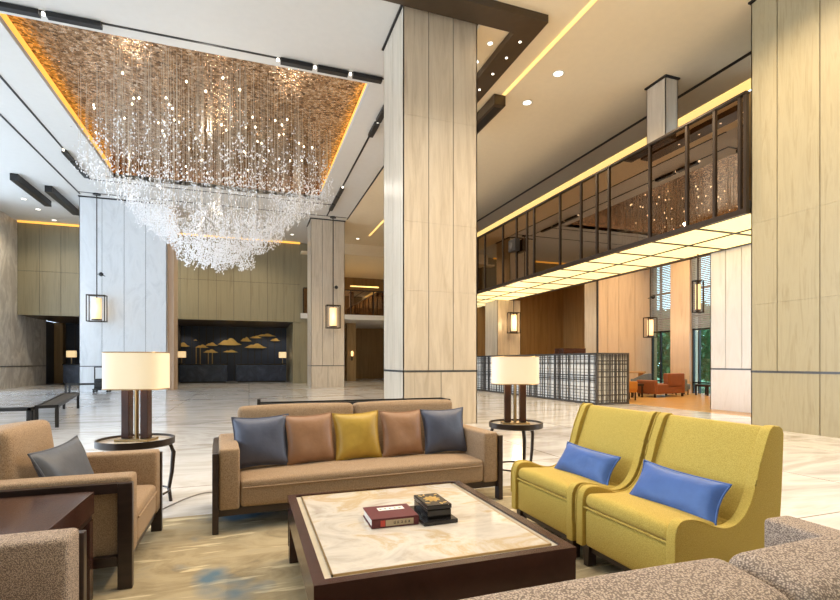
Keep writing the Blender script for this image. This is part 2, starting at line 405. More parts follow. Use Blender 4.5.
# amber cove at the top of the olive wall
sbox('wall_lounge_far', 20.8, 21, 24.6, 41, 0, 8, M['brown_wall'])
tag(MB().box(-11.1, 2.9, BY-.35, BY-.3, H-.12, H-.02).build('cove_light', M['cove']), 'amber cove light along the top of the olive reception wall', 'light')
# mezzanine at the back, behind the far column
sbox('floor_mezzanine', 2.95, 12.1, 30.2, 38, 3.95, 4.25, M['paint'], 'pale edge of the rear mezzanine floor')
sbox('wall_mezzanine', 2.95, 12.1, 37.6, 37.9, 4.25, H, M['brown_wall'])
sbox('wall_corridor', 2.95, 12.1, 38, 38.3, 0, 3.95, M['brown_wall'], 'dark brown corridor wall')
sbox('wall_bulkhead', 3.6, 12.1, 29.6, 29.9, 7.85, H, M['warm_lit_cream'])
sbox('ceiling_mezzanine', 2.95, 12.1, 29.9, 38, 7.85, 7.95, M['cove_paint'])
sbox('wall_corridor_pier', 6.3, 6.9, 33, 33.6, 0, 3.95, M['brown_wall'])
sbox('wall_back_right', 2.93, 3.6, 30.44, 38, 0, H, M['olive'])
sbox('wall_right_upper', 12.6, 12.85, 7.8, 30, 4.6, H, M['brown_wall'], 'brown wall inside the upper gallery')
sbox('wall_right_rear', 12.6, 12.85, 25, 38, 0, H, M['brown_wall'])
sbox('wall_rear_blocker', -14, 21, -4.3, -4, 0, H, M['stone_olive'])  # unseen wall added behind the camera to block cool frontal sky light
# left window wall: mullioned glazing outside the frame lets daylight in
w = MB()
for i in range(7): y = -4 + 30.4*i/6; w.box(-11.4, -11.2, y-.12, y+.12, 0, H)
for z in (2.9, 5.8): w.box(-11.36, -11.24, -4, 26.6, z-.06, z+.06)
struct(w.build('window_1', M['steel']), 'tall mullioned window wall on the left')

# ------------------------------------------------------------------ ceiling slots, tracks, beams, downlights
def slot(x0, x1, y0, y1, label):
    return tag(MB().box(x0, x1, y0, y1, H-.012, H+.03).build('ceiling_slot', M['black']), label, 'ceiling slot')
slot(-5.93, 3.66, 12.04, 12.10, 'thin black slot in the ceiling along the front edge of the copper coffer')
slot(-5.96, -5.9, 12.1, 22.55, 'thin black slot in the ceiling along the left edge of the copper coffer')
slot(3.6, 3.66, 12.1, 24.3, 'thin black slot in the ceiling along the right edge of the copper coffer')
slot(-5.9, 3.6, 22.5, 22.56, 'thin black slot in the ceiling behind the chandelier')
slot(-6.88, -6.82, -3, 24.6, 'long black slot in the ceiling left of the coffer, running to the pale pier')
slot(4.66, 4.72, 11.3, 24.6, 'long black slot in the ceiling between the two tall columns')
slot(11.0, 11.1, 6.6, 28, 'wide black slot in the ceiling beside the small upper column')
slot(2.88, 2.94, -3, 9.35, 'black slot in the ceiling ending at the corner of the big central column')
slot(-6.8, 4.6, 24.3, 24.36, 'black slot in the ceiling between the pale pier and the far column')
def track(x, y, length, along, label):
    t = thing('track_light', label, 'track light', (x, y, H-.012))
    m = MB(); L = length/2; n = max(2, round(length/.95)); g = .12; seg = length/n
    for i in range(n):
        a = -L + seg*i + g/2; b = a + seg - g
        if along == 'x': m.box(a, b, -.08, .08, -.1, 0, .01)
        else: m.box(-.08, .08, a, b, -.1, 0, .01)
    m.build('housing', M['black'], t)
    for i in range(n):
        a = -L + seg*i
        p = (a, 0) if along == 'x' else (0, a)
        MB().lathe([(.035, -.06), (.03, -.005)], 12, (p[0], p[1], 0)).build('spot_lens', M['lens'], t)
    return t
track(-4.0, 12.07, 2.2, 'x', 'black track light along the front slot at the upper left corner of the photo')
track(1.95, 12.07, 2.6, 'x', 'black track light along the front slot, left of the central column')
track(-5.93, 20.9, 2.6, 'y', 'black track light in the left slot beside the chandelier')
track(3.63, 14.2, 2.0, 'y', 'black track light in the right slot, nearest the central column')
track(3.63, 21.6, 3.2, 'y', 'black track light in the right slot, above the far column')
# dark L shaped beam with small downlights
b = MB().box(5.38, 5.88, 9.25, 13.6, H-.16, H).box(1.2, 5.88, 8.72, 9.25, H-.16, H)
bt = thing('ceiling_beam', 'dark bronze L shaped ceiling beam with small downlights at the top centre', 'beam', (5.6, 9, H-.16))
o = b.build('casing', M['beam'], bt); o.location = (-5.6, -9, -(H-.16))
for y in (9.45, 10.05, 10.72, 11.45, 12.2):
    MB().lathe([(.03, -.012), (.03, 0)], 12, (.04, y-9, 0)).build('spot_lens', M['lens'], bt)
t = thing('ceiling_box', 'short dark box fixed under the right bay ceiling right of the central column', 'ceiling box', (6.4, 12.7, H-.28))
MB().box(-.17, .17, -.95, .95, 0, .28, .01).build('casing', M['beam'], t); MB().box(-.1, .1, -.8, .8, -.006, .0).build('grille', M['black'], t)
tag(MB().box(6.45, 6.53, 3.0, 11.7, H-.03, H-.002).build('light_strip', M['cove_y']), 'long yellow light strip in the ceiling ending at the dark box', 'light strip')
tag(MB().box(6.45, 6.53, 22.8, 27.3, H-.03, H-.002).build('light_strip', M['cove_y']), 'short yellow light strip in the ceiling behind the central column', 'light strip')
for x, lab in ((-8.5, 'black linear fixture under the ceiling at far left, the outer of the two'), (-7.75, 'black linear fixture under the ceiling at far left, the one touching the pale pier')):
    o = MB().box(-.13, .13, -1.7, 1.7, -.26, 0, .01).build('linear_fixture', M['black'], loc=(x, 24.5 if x < -8 else 25.6, H-.002)); tag(o, lab, 'ceiling fixture')
def downlight(x, y, lab, r=.09, z=H):
    t = thing('downlight', lab, 'downlight', (x, y, z))
    MB().lathe([(r*1.35, -.012), (r*1.3, 0)], 20).build('ring', M['paint'], t)
    MB().lathe([(r, -.018), (r, -.011)], 20).build('lens', M['lens'], t)
downlight(7.3, 10.4, 'round downlight in the right bay ceiling below the yellow strip, the higher one in the photo', .11)
downlight(7.3, 11.85, 'round downlight in the right bay ceiling below the yellow strip, the lower one in the photo', .11)
for y, k in ((9.2, 'nearest of three'), (9.92, 'middle one of three'), (10.64, 'furthest of three')):
    downlight(5.15, y, k + ' small downlights between central column and dark beam', .055)
downlight(-9.4, 26.2, 'round downlight in the far left ceiling beside the photo edge', .09)
downlight(-9.4, 27.75, 'round downlight in the far left ceiling, left of the pier top', .09)
downlight(-9.35, 29.6, 'round downlight in the far left ceiling nearest the olive wall', .09)
downlight(7.35, 26.3, 'nearer downlight in the rear ceiling between far column and central column', .09)
downlight(6.0, 28.2, 'further downlight in the rear ceiling between far column and central column', .09)
downlight(2.3, 28.5, 'small downlight above the olive wall right of the chandelier', .08)

# ------------------------------------------------------------------ columns
def column(label, x0, x1, y0, y1, mat, nx, ny, ztop=H, band=1.11, zs=(), base_n=2, collar=True, z0=0, yj=None):
    t = thing('marble_column', label, 'column', ((x0+x1)/2, (y0+y1)/2, z0)); w, d = x1-x0, y1-y0; g = .016; e = .02
    MB().box(-w/2+e, w/2-e, -d/2+e, d/2-e, 0, ztop-z0).build('core', M['dark_core'], t)
    zz = [band+.02] + sorted(zs) + [ztop-z0-(.05 if collar else 0)]
    m = MB()
    def ring(m, za, zb, nx, ny):
        for i in range(nx):
            a = -w/2 + w*i/nx + (g/2 if i else 0); b = -w/2 + w*(i+1)/nx - (g/2 if i < nx-1 else 0)
            m.box(a, b, -d/2, -d/2+e, za, zb); m.box(a, b, d/2-e, d/2, za, zb)
        Y = [-d/2] + ([q-(y0+y1)/2 for q in yj] if yj and ny > 2 else [d*i/ny-d/2 for i in range(1, ny)]) + [d/2]
        if yj and ny == 1: Y = [-d/2, yj[-2]-(y0+y1)/2, d/2]
        for i in range(len(Y)-1):
            a = Y[i] + (g/2 if i else 0); b = Y[i+1] - (g/2 if i < len(Y)-2 else 0)
            m.box(-w/2, -w/2+e, a, b, za, zb); m.box(w/2-e, w/2, a, b, za, zb)
    for za, zb in zip(zz, zz[1:]): ring(m, za+.0015, zb-.0015, nx, ny)
    m.build('cladding', mat, t)
    if band:
        m = MB(); ring(m, 0, band-.02, base_n, 1); m.build('plinth', mat, t)
        MB().box(-w/2-.004, w/2+.004, -d/2-.004, d/2+.004, band-.02, band+.02).build('metal_band', M['steel'], t)
    if collar: MB().box(-w/2-.04, w/2+.04, -d/2-.04, d/2+.04, ztop-z0-.035, ztop-z0).build('ceiling_collar', M['black'], t)
    return t
column('big pale marble column in the centre, behind the brown sofa', 2.93, 4.57, 9.4, 10.9, M['marble'], 3, 2, zs=(6.3, 4.15, 2.75))
column('pale marble column with a hanging lantern, beyond the big central column', 2.93, 4.62, 24.9, 26.5, M['marble'], 3, 2, zs=(5.5,))
column('wide blue white marble pier with a hanging lantern, under the chandelier', -6.95, -3.55, 24.9, 26.6, M['marble_pier'], 4, 2)
struct(MB().box(-3.55, -3.3, 25.2, 26.6, 0, H).build('trim_2', M['tan_wall']))
column('olive grained stone pillar filling the right edge', 9.5, 11.9, 3.3, 7.06, M['stone_olive'], 2, 4, zs=(2.44, 4.05), base_n=2, yj=(4.4, 5.07, 5.81, 6.55))
column('bright white marble pillar under the glowing soffit, left of the olive pillar', 12.06, 13.4, 8.3, 10.13, M['marble_white'], 2, 4, ztop=4.3, base_n=1, collar=False)
column('small square marble column standing in the upper glass gallery', 9.9, 10.3, 9.58, 10.2, M['marble'], 1, 1, z0=4.5, band=0)
column('yellow lit marble pillar behind the lattice screen', 11.3, 12.55, 21, 22.3, M['marble'], 2, 2, ztop=4.3, collar=False)

# ------------------------------------------------------------------ gallery: luminous soffit and brown glazing
GX, Z0, Z1 = 9.4, 4.32, 6.72
sbox('floor_gallery', GX+.06, 12.6, 7.08, 30, 4.4, 4.55, M['dark_core'])
t = thing('luminous_soffit', 'glowing yellow soffit of glass panels in a dark grid under the upper gallery', 'ceiling light', (GX+.07, 7.1, Z0))
ys = [1.28*i for i in range(18)]
fr = MB()
for y in ys: fr.box(0, 2.56, y-.03, y+.03, -.02, .07)
for x in (0, 1.26, 2.52): fr.box(x, x+.04, 0, ys[-1], -.022, .072)
fr.build('grid_frame', M['bronze'], t)
for a, b in zip(ys, ys[1:]):
    for x0, x1 in ((.04, 1.26), (1.30, 2.52)): MB().box(x0, x1, a+.03, b-.03, 0, .04).build('light_panel', M['lightbox'], t)
t = thing('gallery_glazing', 'brown tinted glass wall with dark mullions along the upper gallery', 'glass wall', (GX, 7, Z0))
mull = [28, 26.5, 25, 23.5, 22, 20.6, 19.28, 18.57, 17.02, 15.99, 15.27, 14.81, 13.3, 12.25, 11.54, 11.04, 9.58, 8.49, 7.79, 7.22, 7.1]
for y in mull: MB().box(-.03, .05, y-7-.03, y-7+.03, 0, Z1-Z0).build('mullion', M['bronze'], t)
MB().box(-.05, .06, .06, 21, -.05, .06).build('bottom_rail', M['bronze'], t); MB().box(-.05, .06, .06, 21, Z1-Z0-.05, Z1-Z0).build('top_rail', M['bronze'], t)
for b, a in zip(mull, mull[1:]): MB().box(.005, .017, a-7+.03, b-7-.03, .06, Z1-Z0-.05).build('pane', M['glass_brown'], t)
tag(MB().box(12.05, 12.5, 7.1, 28, H-.02, H).build('cove_light', M['cove_y']), 'yellow cove light above the upper glass gallery', 'light')
t = thing('speaker', 'small black box speaker fixed to a mullion of the brown glass gallery', 'speaker', (GX-.05, 15.95, 5.6))
MB().box(-.2, 0, -.28, .22, -.22, .22, .02).build('casing', M['black'], t); MB().lathe([(.12, 0), (.12, .012)], 16).build('cone', M['dark_core'], t).rotation_euler = (0, -PI/2, 0)
t.children[1].location = (-.2, 0, 0)

# ------------------------------------------------------------------ hanging lanterns
def lantern(label, x, y, zc, w, h, ztop, ball=True, side=0):
    t = thing('hanging_lantern', label, 'lantern', (x, y, zc)); m = MB(); b = .035 if w > .5 else .03; d = w*.28
    for yy in (-d, d):
        m.box(-w/2, -w/2+b, yy-b/2, yy+b/2, -h/2, h/2).box(w/2-b, w/2, yy-b/2, yy+b/2, -h/2, h/2)
        m.box(-w/2, w/2, yy-b/2, yy+b/2, h/2-b, h/2).box(-w/2, w/2, yy-b/2, yy+b/2, -h/2, -h/2+b)
    for xx in (-w/2+b/2, w/2-b/2):
        for z in (-h/2+b/2, h/2-b/2): m.box(xx-b/2, xx+b/2, -d, d, z-b/2, z+b/2)
    m.box(-w/2, w/2, -.012, .012, h/2-b, h/2).box(-.02, .02, -.02, .02, h*.38, h/2)
    m.build('frame', M['bronze'], t)
    MB().lathe([(w*.24, -h*.40), (w*.25, -h*.39), (w*.25, h*.37), (w*.24, h*.38)], 20).build('glass_shade', M['lantern'], t, True)
    MB().lathe([(w*.27, -h*.44), (w*.27, -h*.40)], 20).build('base_cap', M['bronze'], t)
    MB().tube([(0, 0, h/2), (0, 0, ztop-zc)], .022, 6).build('stem', M['bronze'], t)
    if ztop > 8: MB().lathe([(.15, ztop-zc-.05), (.15, ztop-zc)], 16).build('canopy', M['black'], t)
    if ball:
        MB().tube([(0, 0, h/2+.9), (.15, .0, h/2+.9), (.22, .35, h/2+.88)], .015, 6).lathe([(.02, -.09), (.08, -.05), (.095, 0), (.08, .05), (.02, .09)], 12, (.16, 0, h/2+.9)).build('wall_bracket', M['black'], t)
    light('lantern_lamp', 'POINT', (x, y-.4, zc), (60 if abs(x-11.95) < .01 else 12) if w > .4 else 1.5, (1, .7, .38), .25)
    return t
lantern('lit lantern hanging in front of the wide blue white pier', -6.17, 24.4, 3.6, .7, 1.15, H)
lantern('lit lantern hanging in front of the far pale column', 3.95, 24.4, 3.55, .7, 1.15, H)
lantern('lit lantern hanging in front of the yellow lit pillar behind the lattice screen', 11.95, 20.6, 3.17, .55, 1.0, 4.3, False)
lantern('lit lantern hanging before the tan wall beside the lounge windows', 16.5, 16.8, 2.8, .5, .88, 6.4)
lantern('lit lantern hanging at the left edge of the bright white pillar', 11.8, 10.3, 3.12, .26, .9, 4.3, False)

# ------------------------------------------------------------------ chandelier
ch = thing('crystal_chandelier', 'huge crystal chandelier of hanging strands under the copper coffer', 'chandelier', (-1.0, 17.0, zt))
def low(r):       # lower surface of the cascade: a stepped bowl
    return 4.36 + (.06*r if r < 1.15 else .55+.55*(r-1.15) if r < 2.2 else 1.42+.78*(r-2.2))
strands = []; crys = []
R = 3.72
for i in range(1500):
    r = R*math.sqrt(random.random()); a = random.random()*2*PI
    x, y = r*math.cos(a), r*math.sin(a)*1.02
    zl = low(r) + random.uniform(-.12, .25)
    strands.append((x, y, zl, r))
for i, (x, y, zl, r) in enumerate(strands):
    n, th = ((17, .75) if r < 1.5 else (10, .65) if r < 2.6 else (4, .6))
    for k in range(n):
        z = zl + th*random.random()**1.5
        crys.append((x+random.gauss(0, .05), y+random.gauss(0, .05), z, random.uniform(.012, .024), random.uniform(.035, .075)))
for i in range(500):   # loose crystals further up the strands
    x, y, zl, r = random.choice(strands); z = random.uniform(zl+.5, 8.0)
    crys.append((x, y, z, random.uniform(.009, .018), random.uniform(.04, .07)))
zo = -zt
order = sorted(range(len(crys)), key=lambda i: (crys[i][1]+17)/crys[i][3]**.5)
for j, i in enumerate(order[:100]): MB().octa(crys[i][0], crys[i][1], crys[i][2]+zo, crys[i][3]*1.1, crys[i][4]*1.1).build('crystal', M['crystal'], ch)
m = MB()
for i in order[100:]: m.octa(crys[i][0], crys[i][1], crys[i][2]+zo, crys[i][3], crys[i][4])
m.build('crystal', M['crystal'], ch)['kind'] = 'stuff'
strands.sort(key=lambda s: s[1])
def strand(m, s): m.bar((s[0], s[1], 0), (s[0], s[1], s[2]+zo), .005, .005)
for s in strands[:90]: m = MB(); strand(m, s); m.build('strand', M['strand'], ch)
m = MB()
for s in strands[90:1500:4]: strand(m, s)
m.build('strand', M['strand'], ch)['kind'] = 'stuff'
for i in range(56):
    r = 3.6*math.sqrt(random.random()); a = random.random()*2*PI
    MB().lathe([(.01, -.035), (.026, -.012), (.026, .012), (.01, .035)], 8, (r*math.cos(a), r*math.sin(a), random.uniform(8.2, 8.95)-zt)).build('bulb', M['bulb'], ch)
for x, y, z, e in ((-1, 16, 6.0, 45), (-3.2, 16, 7.2, 30), (1.2, 16, 7.2, 30), (-1, 13.6, 7.4, 30), (-1, 19.5, 7.2, 30)):
    light('chandelier_lamp', 'POINT', (x, y, z), e, (1, .92, .80), .08)

# ------------------------------------------------------------------ reception
def desk(x0, x1, y, label):
    t = thing('reception_desk', label, 'desk', ((x0+x1)/2, y, 0)); w = x1-x0
    MB().box(-w/2, w/2, -.4, .4, .08, 1.12, .01).build('body', M['navy_stone'], t)
    MB().box(-w/2-.04, w/2+.04, -.45, .45, 1.12, 1.18, .01).build('top', M['lacquer'], t); MB().box(-w/2+.06, w/2-.06, -.36, .36, 0, .08).build('plinth', M['black'], t)
    return t
desk(-4.05, -1.3, 33.6, 'dark navy stone reception desk under the gold clouds, the left one of the pair')
desk(-.75, 2.3, 33.6, 'dark navy stone reception desk under the gold clouds, the right one of the pair')
desk(-10.15, -9.25, 33.9, 'dark navy desk in the alcove left of the blue white pier')
def desk_lamp(x, y, label):
    t = thing('desk_lamp', label, 'lamp', (x, y, 1.18))
    MB().box(-.14, .14, -.1, .1, 0, .03).build('base', M['black'], t); MB().box(-.02, .02, -.02, .02, .03, .42).build('stem', M['brass'], t)
    MB().lathe([(.24, .40), (.24, .78)], 20, ex=1, ey=.7, p=4).build('lamp_shade', M['lantern'], t)
desk_lamp(-3.95, 33.6, 'lit cream desk lamp at the left end of the left reception desk')
desk_lamp(2.1, 33.6, 'lit cream desk lamp at the right end of the right reception desk')
desk_lamp(-9.85, 33.9, 'lit cream desk lamp in the dark alcove at far left')
t = thing('wall_art', 'gold cloud relief on thin poles on the navy wall behind the reception desks', 'wall art', (-1, 36.1, 0))
def cloudpos(u, v): return None
CL = [(-4.2,2.35,.95,.36),(-3.4,2.75,.25,.1),(-3.0,2.28,.85,.28),(-2.4,2.42,.8,.3),(-1.25,2.5,1.55,.62),(-2.45,1.95,.95,.3),(-1.2,1.98,1.0,.22),(-.2,2.75,.75,.4),(.45,2.98,.8,.22),(1.15,3.12,1.35,.24),(.45,2.3,1.5,.42),(1.75,2.8,.7,.26)]
for x, z, w, h in CL:
    n = 5; poly = [(-w/2, 0)]
    for i in range(1, 24):
        q = i/24; env = .72*math.sin(PI*q)**1.5; poly.append((-w/2+w*q, h*(.18*math.sin(PI*q)+.82*env*abs(math.sin(PI*(q*2.3+.1)))**.6*.6 + .3*env)))
    poly += [(w/2, 0), (w*.25, -h*.08), (-w*.3, -h*.06)]
    m = MB(); m.prism([(a+x+1, b+z) for a, b in poly], -.12, -.06, 'y'); m.build('cloud', M['gold'], t)
for x, z in ((-3.35, 2.28), (-3.1, 2.28), (-2.6, 1.95), (-2.35, 1.95)): MB().box(x+1-.03, x+1+.03, -.11, -.07, .3, z).build('pole', M['brass'], t)
for x in (-4.0, -1.6, .8, 2.0): light('recess_spot', 'SPOT', (x, 34.8, 3.6), 60, (1, .85, .65), .1, (math.radians(25), 0, 0), 1.6)

# rear corridor: sconce and balustrade glass
t = thing('wall_sconce', 'small glowing sconce on the dark corridor pier behind the far column', 'lamp', (6.6, 32.9, 1.75))
MB().box(-.05, .05, -.03, .1, -.35, .35).build('plate', M['bronze'], t); MB().lathe([(.07, -.15), (.09, .1), (.05, .2)], 12, (0, -.1, .1)).build('glow_shade', M['sconce'], t)
t = thing('glass_balustrade', 'dark glass balustrade on the rear mezzanine edge', 'balustrade', (7.5, 30.25, 4.25))
MB().box(-4.4, 4.4, -.01, .01, 0, 1.5).build('pane', M['glass_brown'], t); MB().box(-4.4, 4.4, -.04, .04, 1.5, 1.56).build('handrail', M['bronze'], t)
for i in range(7): MB().box(-4.4+1.45*i-.03, -4.4+1.45*i+.03, -.04, .04, 0, 1.5).build('post', M['bronze'], t)
tag(MB().box(6.6, 8.6, 33.4, 33.5, 6.5, 6.58).build('light_strip', M['cove_y']), 'thin yellow light strip inside the rear mezzanine', 'light strip')

# ------------------------------------------------------------------ lattice screen
t = thing('lattice_screen', 'low plaid metal lattice screen with white glass, behind the right lamp', 'screen', (9.9, 12.17, 0))
LH = 1.58; LY = 11.0
fr = MB(); bars = MB(); bars2 = MB()
for x, y in ((0, 0), (0, LY), (1.17, 0)): fr.box(x-.03, x+.03, y-.03, y+.03, 0, LH)
for k in (3.7, 7.4): fr.box(-.03, .03, k-.03, k+.03, 0, LH)
fr.box(-.035, .035, -.03, LY, LH-.06, LH).box(-.035, .035, -.03, LY, 0, .07).box(0, 1.17, -.035, .035, LH-.06, LH).box(0, 1.17, -.035, .035, 0, .07)
fr.build('frame', M['steel'], t)
rl = random.Random(3); y = .08
while y < LY: bars.box(-.03, -.012, y, y+rl.choice((.012, .018, .03)), .06, LH-.05); y += rl.choice((.05, .06, .09, .13, .2))
z = .12
while z < LH-.1: bars.box(-.034, -.016, 0, LY, z, z+rl.choice((.012, .018, .03))); z += rl.choice((.05, .07, .1, .16))
bars.build('lattice', M['steel'], t)
x = .06
while x < 1.15: bars2.box(x, x+rl.choice((.012, .02, .03)), -.03, -.012, .06, LH-.05); x += rl.choice((.05, .06, .09, .12))
z = .12
while z < LH-.1: bars2.box(0, 1.17, -.034, -.016, z, z+rl.choice((.012, .018, .03))); z += rl.choice((.05, .07, .1, .16))
bars2.build('lattice', M['steel'], t)
MB().box(.0, .012, 0, LY, .05, LH-.05).box(0, 1.17, 0, .012, .05, LH-.05).build('frosted_panel', M['white_panel'], t)

# ------------------------------------------------------------------ lounge beyond the screen
paneled('wall_lounge', M['tan_wall'], 14.5, 17.5, 17.75, 0, 7, .7, joints=[14.5, 15.0, 15.6, 16.5, 17.5], gap=.02)
sbox('wall_lounge_return', 14.47, 17.5, 17.83, 18.6, 0, 7, M['marble'])
paneled('wall_lounge_back', M['brown_wall'], 11.0, 21, 24.5, 0, 7, .9)
sbox('ceiling_lounge', 12.85, 17.8, 7.8, 25, 6.9, 7.0, M['paint'])
sbox('wall_lounge_side', 17.5, 17.8, 17.72, 24.5, 0, 6.9, M['brown_wall'])
sbox('wall_lounge_pier', 17.3, 17.8, 15.5, 16.48, 0, 6.9, M['tan_wall'])
sbox('wall_lounge_right', 17.3, 17.8, 8, 14.2, 0, 6.9, M['tan_wall'])
sbox('wall_lounge_near', 13.5, 17.8, 7.8, 8.0, 0, 6.9, M['tan_wall'])
for n_, (ya, yb) in (('window_2', (16.48, 17.7)), ('window_3', (14.2, 15.5))):
    m = MB(); 
    for y in (ya+.03, yb-.03, (ya+yb)/2 + (.1 if n_ == 'window_2' else .35)): m.box(17.45, 17.55, y-.03, y+.03, 0, 6.9)
    for z in (.45, 2.65, 3.2, 4.35, 6.8): m.box(17.45, 17.55, ya, yb, z-.03, z+.03)
    w = struct(m.build(n_, M['black']))
    struct(MB().box(17.49, 17.51, ya, yb, .1, 6.8).build('pane', M['glass'], w))
    m = MB(); z = 2.72
    while z < 6.8: m.bar((17.40, ya+.02, z), (17.40, yb-.02, z), .06, .004, up=(1, 0, .3)); z += .075
    tag(m.build('window_blind', M['blind']), 'grey slatted blind lowered over the ' + ('lounge window left of the tan pier' if n_ == 'window_2' else 'lounge window beside the bright white pillar'), 'blind')
sbox('ground', 17.8, 45, 0, 41, -.3, -.05, M['lawn'])
def tree(x, y, h, r, label, seed):
    rr = random.Random(seed); t = thing('garden_tree', label, 'tree', (x, y, -.05))
    MB().tube([(0, 0, 0), (.05, .05, h*.4), (0, 0, h*.7)], [.1, .08, .04], 8).build('trunk', M['bark'], t)
    m = MB()
    for i in range(2600):
        a = rr.random()*2*PI; zz = h*(.12+.88*rr.random()); q = r*math.sqrt(rr.random())*(1-.5*(zz/h)**2)
        p = Vector((q*math.cos(a), q*math.sin(a), zz)); d = Vector((rr.gauss(0, 1), rr.gauss(0, 1), rr.gauss(0, .6))).normalized()
        e = d.cross(Vector((rr.random(), rr.random(), rr.random()))).normalized(); L = rr.uniform(.14, .28)
        vs = [m.bm.verts.new(p+q2) for q2 in (d*L, e*L*.35, -d*L, -e*L*.35)]; m.bm.faces.new(vs)
    m.build('foliage', M['leaf'], t)
tree(20.7, 18.4, 4.2, 1.3, 'green tree outside, behind the door of the lounge window', 1)
tree(22.2, 21.2, 4.2, 1.5, 'green tree outside at the left edge of the lounge window', 2)
tree(20.2, 15.7, 4.4, 1.3, 'green tree outside, seen beside the bright white pillar', 3)
# lounge furniture
t = thing('leather_sofa', 'brown leather sofa in the lounge beyond the lattice screen', 'sofa', (14.75, 14.5, 0), math.radians(8))
MB().rbox((0, 0, .3), (1.7, .8, .36), .04).build('seat', M['leather'], t, True); MB().rbox((.35, -.3, .6), (1.0, .2, .55), .04).build('backrest', M['leather'], t, True)
for s in (-1, 1): MB().rbox((s*.78, 0, .38), (.16, .82, .5), .04).build('armrest', M['leather'], t, True)
for sx in (-1, 1):
    for sy in (-1, 1): MB().box(sx*.78-.03, sx*.78+.03, sy*.34-.03, sy*.34+.03, 0, .13).build('leg', M['dark_wood'], t)
t = thing('wing_chair', 'orange leather wing chair at the right end of the lattice screen', 'chair', (12.25, 13.6, 0), math.radians(70))
MB().rbox((0, 0, .36), (.6, .6, .2), .05).build('seat', M['orange'], t, True)
MB().rbox((0, .3, .7), (.6, .12, .75), .05, mat=Matrix.Rotation(-.15, 4, 'X')).build('backrest', M['orange'], t, True)
for s in (-1, 1): MB().rbox((s*.3, 0, .5), (.08, .6, .3), .03).build('armrest', M['orange'], t, True)
for sx in (-1, 1):
    for sy in (-1, 1): MB().box(sx*.25-.02, sx*.25+.02, sy*.25-.02, sy*.25+.02, 0, .28).build('leg', M['dark_wood'], t)
def small_table(x, y, w, h, label, mat='dark_wood'):
    t = thing('side_table', label, 'table', (x, y, 0))
    MB().box(-w/2, w/2, -w/2, w/2, h-.08, h, .008).build('table_top', M[mat], t)
    for sx in (-1, 1):
        for sy in (-1, 1): MB().box(sx*(w/2-.04)-.025, sx*(w/2-.04)+.025, sy*(w/2-.04)-.025, sy*(w/2-.04)+.025, 0, h-.08).build('leg', M[mat], t)
small_table(13.45, 14.55, .55, .5, 'small dark wooden table beside the brown leather sofa in the lounge')
small_table(16.9, 14.35, .6, .42, 'low dark table at the left edge of the bright white pillar')
def tub(x, y, rot, label):
    t = thing('tub_chair', label, 'chair', (x, y, 0), rot)
    MB().rbox((0, 0, .32), (.6, .6, .24), .06).build('seat', M['tub_blue'], t, True)
    m = MB(); n = 18; R0, R1 = .34, .42; rows = []
    for i in range(n+1):
        a = -.35 + (PI+.7)*i/n; top = .62 + .22*math.sin(max(0, min(PI, a)))
        rows.append([m.bm.verts.new((r*math.cos(a), r*math.sin(a), z)) for r, z in ((R1, .14), (R1, top), (R0, top), (R0, .14))])
    for A, B in zip(rows, rows[1:]):
        for k in range(4): m.bm.faces.new([A[k], A[(k+1) % 4], B[(k+1) % 4], B[k]])
    m.bm.faces.new(rows[0]); m.bm.faces.new(rows[-1][::-1])
    m.build('curved_back', M['tub_blue'], t, True)
    for sx in (-1, 1):
        for sy in (-1, 1): MB().box(sx*.22-.02, sx*.22+.02, sy*.22-.02, sy*.22+.02, 0, .2).build('leg', M['dark_wood'], t)
tub(16.35, 15.1, math.radians(60), 'grey blue tub chair right of the brown leather sofa in the lounge')
tub(14.95, 15.75, math.radians(190), 'grey blue tub chair behind the brown leather sofa in the lounge')
t = thing('console_table', 'honey wood console table behind the brown leather sofa, under the tan wall', 'table', (15.3, 16.95, 0))
MB().box(-.9, .9, -.22, .12, .82, .9, .01).build('table_top', M['honey'], t)
for s in (-1, 1): MB().box(s*.82-.04, s*.82+.04, -.2, .1, 0, .82).build('leg', M['honey'], t)
t = thing('dark_cabinet', 'dark cabinet whose top shows above the lattice screen', 'cabinet', (12.5, 17.0, 0))
MB().box(-.55, .55, -.3, .3, .06, 1.86, .01).build('body', M['mahogany'], t); MB().box(-.5, .5, -.26, .26, 0, .06).build('plinth', M['black'], t); MB().box(-.5, -.01, -.315, -.3, .1, 1.66).build('door', M['mahogany'], t); MB().box(.01, .5, -.315, -.3, .1, 1.66).build('door', M['mahogany'], t)
t = thing('floor_lamp', 'grey shaded lamp just right of the lattice screen', 'lamp', (12.4, 14.7, 0))
MB().lathe([(.14, 0), (.14, .02)], 16).build('base', M['bronze'], t); MB().tube([(0, 0, .02), (0, 0, 1.2)], .015).build('pole', M['bronze'], t); MB().lathe([(.2, 1.15), (.17, 1.6)], 20).build('lamp_shade', M['blind'], t, True)

